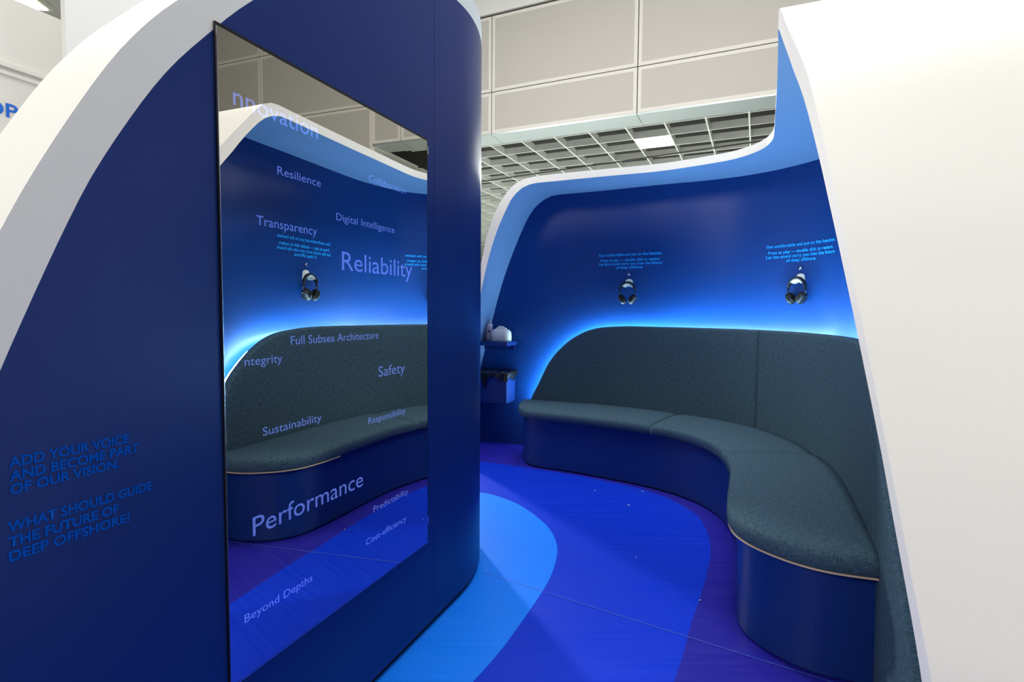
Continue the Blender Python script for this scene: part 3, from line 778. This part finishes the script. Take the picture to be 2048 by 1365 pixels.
# backing, panel sheets and their raised rims are three looks of one wall
bm = bmesh.new(); kbox(bm, -14, 22, 0.03, 0.2, 4.5, 8.2); kbox(bm, AR0, 22, 0.03, 0.2, 2.6, 4.5); wb = bm_obj('wall_back', bm, M['gap']); tag(wb, kind='structure')
bmP = bmesh.new(); bmR = bmesh.new()
for i in range(-5, 4):
    a0, a1 = i * PWID + .008, min((i + 1) * PWID, AR0) - .008
    for zz0, zz1 in ((4.5, 5.207), (5.223, 6.522)):
        kbox(bmP, a0 + .05, a1 - .05, 0.004, 0.04, zz0 + .05, zz1 - .05)
        e = .055
        kbox(bmR, a0, a0 + e, 0, .04, zz0, zz1); kbox(bmR, a1 - e, a1, 0, .04, zz0, zz1)
        kbox(bmR, a0 + e, a1 - e, 0, .04, zz0, zz0 + e); kbox(bmR, a0 + e, a1 - e, 0, .04, zz1 - e, zz1)
# full-height cladding at the right end, and its return
AR = 8.35
for i in range(3):
    a0, a1 = AR + i * 2.73 + .006, AR + (i + 1) * 2.73 - .006
    for zz0, zz1 in ((2.6, 5.207), (5.223, 6.53), (6.545, 7.95)):
        kbox(bmP, a0 + .05, a1 - .05, -.004, .03, zz0 + .05, zz1 - .05); e = .055
        kbox(bmR, a0, a0 + e, -.008, .03, zz0, zz1); kbox(bmR, a1 - e, a1, -.008, .03, zz0, zz1)
        kbox(bmR, a0 + e, a1 - e, -.008, .03, zz0, zz0 + e); kbox(bmR, a0 + e, a1 - e, -.008, .03, zz1 - e, zz1)
kbox(bmR, AR, AR + .03, 0, .05, 2.6, 4.5); kbox(bmR, AR, AR + .03, 1.30, 1.36, 2.6, 4.5); kbox(bmR, AR, AR + .03, 2.60, 2.66, 2.6, 4.5); kbox(bmR, AR, AR + .03, 0, 2.6, 4.45, 4.5)
kbox(bmP, AR + .004, AR + .03, .05, 2.62, 2.6, 4.48)
o = bm_obj('panel_sheets', bmP, M['panel'], wb); o = bm_obj('panel_rims', bmR, M['panelrim'], wb)
bm = bmesh.new(); kbox(bm, -14, 8.36, -.02, .10, 6.56, 8.1); o = bm_obj('trim_1', bm, M['ceil']); tag(o, kind='structure')
bm = bmesh.new()
for i in range(-5, 4):
    kbox(bm, i * PWID + .004, min((i + 1) * PWID, AR0) - .004, 0.0, .50, 4.47, 4.498)
kbox(bm, -14, 8, .53, .62, 4.50, 4.56)
o = bm_obj('trim_2', bm, M['steel']); tag(o, kind='structure')
# egg-crate ceiling
bm = bmesh.new(); CS = 0.65; zc0, zc1 = 4.50, 4.63; amin, amax, dmax = -14.0, 7.9, 24
for k in range(int((amax - amin) / CS) + 1):
    a = amin + k * CS; kbox(bm, a - .012, a + .012, .62, dmax, zc0, zc1)
for k in range(int((dmax - .62) / CS) + 1):
    d = .68 + k * CS; kbox(bm, amin, amax, d - .012, d + .012, zc0 + .002, zc1 - .002)
o = bm_obj('ceiling', bm, M['grid']); tag(o, kind='structure')
bm = bmesh.new(); kbox(bm, amin - 2, amax + 3, .2, dmax, 5.0, 5.1); o = bm_obj('plenum', bm, M['void'], o)
bm = bmesh.new(); vs = [bm.verts.new(p) for p in ((-14, -10, 8.0), (16, -10, 8.0), (16, 14, 8.0), (-14, 17, 8.0))]; bm.faces.new(vs)
o = bm_obj('ceiling', bm, M['ceil']); tag(o, kind='structure')
# far wall of the hall
boxo_w = boxo('wall_far', (0, 34, 2.3), (40, .2, 4.6), M['panel']); tag(boxo_w, kind='structure')
def grid_lamp(ci, di, label, sz=.5):
    a = amin + (ci + .5) * CS; d = .68 + (di + .5) * CS
    c = kp(a, d, 4.60); o = empty('ceiling_light', c, math.atan2(KD.y, KD.x)); tag(o, label, 'ceiling light', 'lamps in the grid ceiling')
    boxo('lamp_housing', (0, 0, -.02), (CS - .04, CS - .04, .085), M['grid'], o)
    boxo('diffuser', (0, 0, -.075), (CS - .06, CS - .06, .02), M['lamp'], o)
def cell(x, y):
    v = Vector((x, y, 0)) - K0; return int((v.dot(KD) - amin) // CS), int((v.dot(KN) - .68) // CS)
ci, di = cell(2.53, 10.05)
grid_lamp(ci, di, 'square ceiling lamp glowing in the grid just behind the panelled bulkhead')
for x, y, z, lb in ((-0.765, 12.06, 4.46, 'small bright downlight in the grid ceiling beside the top of the partition'), (-1.66, 26.9, 4.46, 'farthest small downlight in the grid, seen beside the left end of the pod rim')):
    o = empty('downlight', (x, y, z), 0); tag(o, lb, 'ceiling light')
    lathe('bezel', [(.075, .0), (.085, .004), (.085, .06)], M['grid'], o, 24)
    lathe('diffuser', [(.065, -.004), (.068, .0)], M['lamp'], o, 24)
# service rail hanging under the grid
tr = [kp(-6, 3.6, 4.47), kp(9, 1.6, 4.47)]
o = tube('cable_rail', tr, .014, M['gap'], None, 8); tag(o, 'thin dark cable rail hung under the grid ceiling', 'rail')

# neighbouring white booth far left with blue sign letters
nb = empty('neighbour_booth', fp(3.0, -4.0, 0)); tag(nb, 'white neighbouring booth wall with blue letters at the upper left edge', 'booth wall')
slab('wall_panel', -1.0, 4.3, 0.0, 3.69, -4.25, -4.0, M['white'], nb)
slab('cornice', -1.0, 4.3, 3.155, 3.185, -4.0, -3.965, M['white'], nb)
slab('cornice', -1.0, 4.3, 3.10, 3.125, -4.0, -3.975, M['white'], nb)
plane_text('OP', 2.275, 2.49, 2.79, .10, M['signblue'], nb, -3.996, bold=0.018)
slab('side_fin', 2.40, 4.3, 0.0, 5.6, -3.25, -3.2, M['white'], nb)
# lamp and dark service opening in the high ceiling, upper left corner
hc = empty('ceiling_light', (-10.9, 11.9, 7.93), 0.1); tag(hc, 'bright rectangular lamp in the high ceiling at the upper left corner', 'ceiling light')
boxo('lamp_housing', (0, 0, 0.0), (1.5, .9, .10), M['panelrim'], hc); boxo('diffuser', (0, 0, -.056), (1.35, .75, .012), M['lamp'], hc)
# worn seam and flecks on the booth floor
bm = bmesh.new()
a = Vector((-.105, 2.70, .0)); b = Vector((0.79, 2.15, 0)); a += (a - b) * .05; b += (b - a) * 0.5; d = (b - a).normalized(); n_ = Vector((-d.y, d.x, 0)) * .0018
vs = [bm.verts.new((p.x, p.y, .0034)) for p in (a - n_, b - n_, b + n_, a + n_)]; bm.faces.new(vs)
o = bm_obj('floor_seam', bm, mat('scuffed_seam', (0.06, 0.13, 0.62, 1), 0.5)); tag(o, 'thin pale joint line running across the royal blue floor', 'floor joint')
M['fleck'] = mat('paper_fleck', (0.55, 0.58, 0.72, 1), 0.8)
f0 = None
for x, y, r_, sc in ((.631, 4.009, .3, 1.0), (.819, 3.71, 1.9, 1.5), (.987, 4.0, 2.6, 1.3), (.69, 2.91, .9, .7), (.887, 2.47, .2, .8)):
    if f0 is None:
        bm = bmesh.new(); vs = [bm.verts.new(p) for p in ((-.009, -.002, 0), (.003, -.003, 0.001), (.010, .001, .002), (-.002, .003, .001))]
        f_ = bm.faces.new(vs); r = bmesh.ops.extrude_face_region(bm, geom=[f_])
        for v in [g for g in r['geom'] if isinstance(g, bmesh.types.BMVert)]: v.co.z += .001
        o = f0 = bm_obj('paper_fleck', bm, M['fleck'])
    else:
        o = f0.copy(); COL.objects.link(o)
    o.location = (x, y, .0022); o.rotation_euler = (0, 0, r_); o.scale = (sc, sc, sc)
    tag(o, 'tiny white fleck of debris lying on the royal blue floor', 'debris', 'white flecks on the royal blue floor')
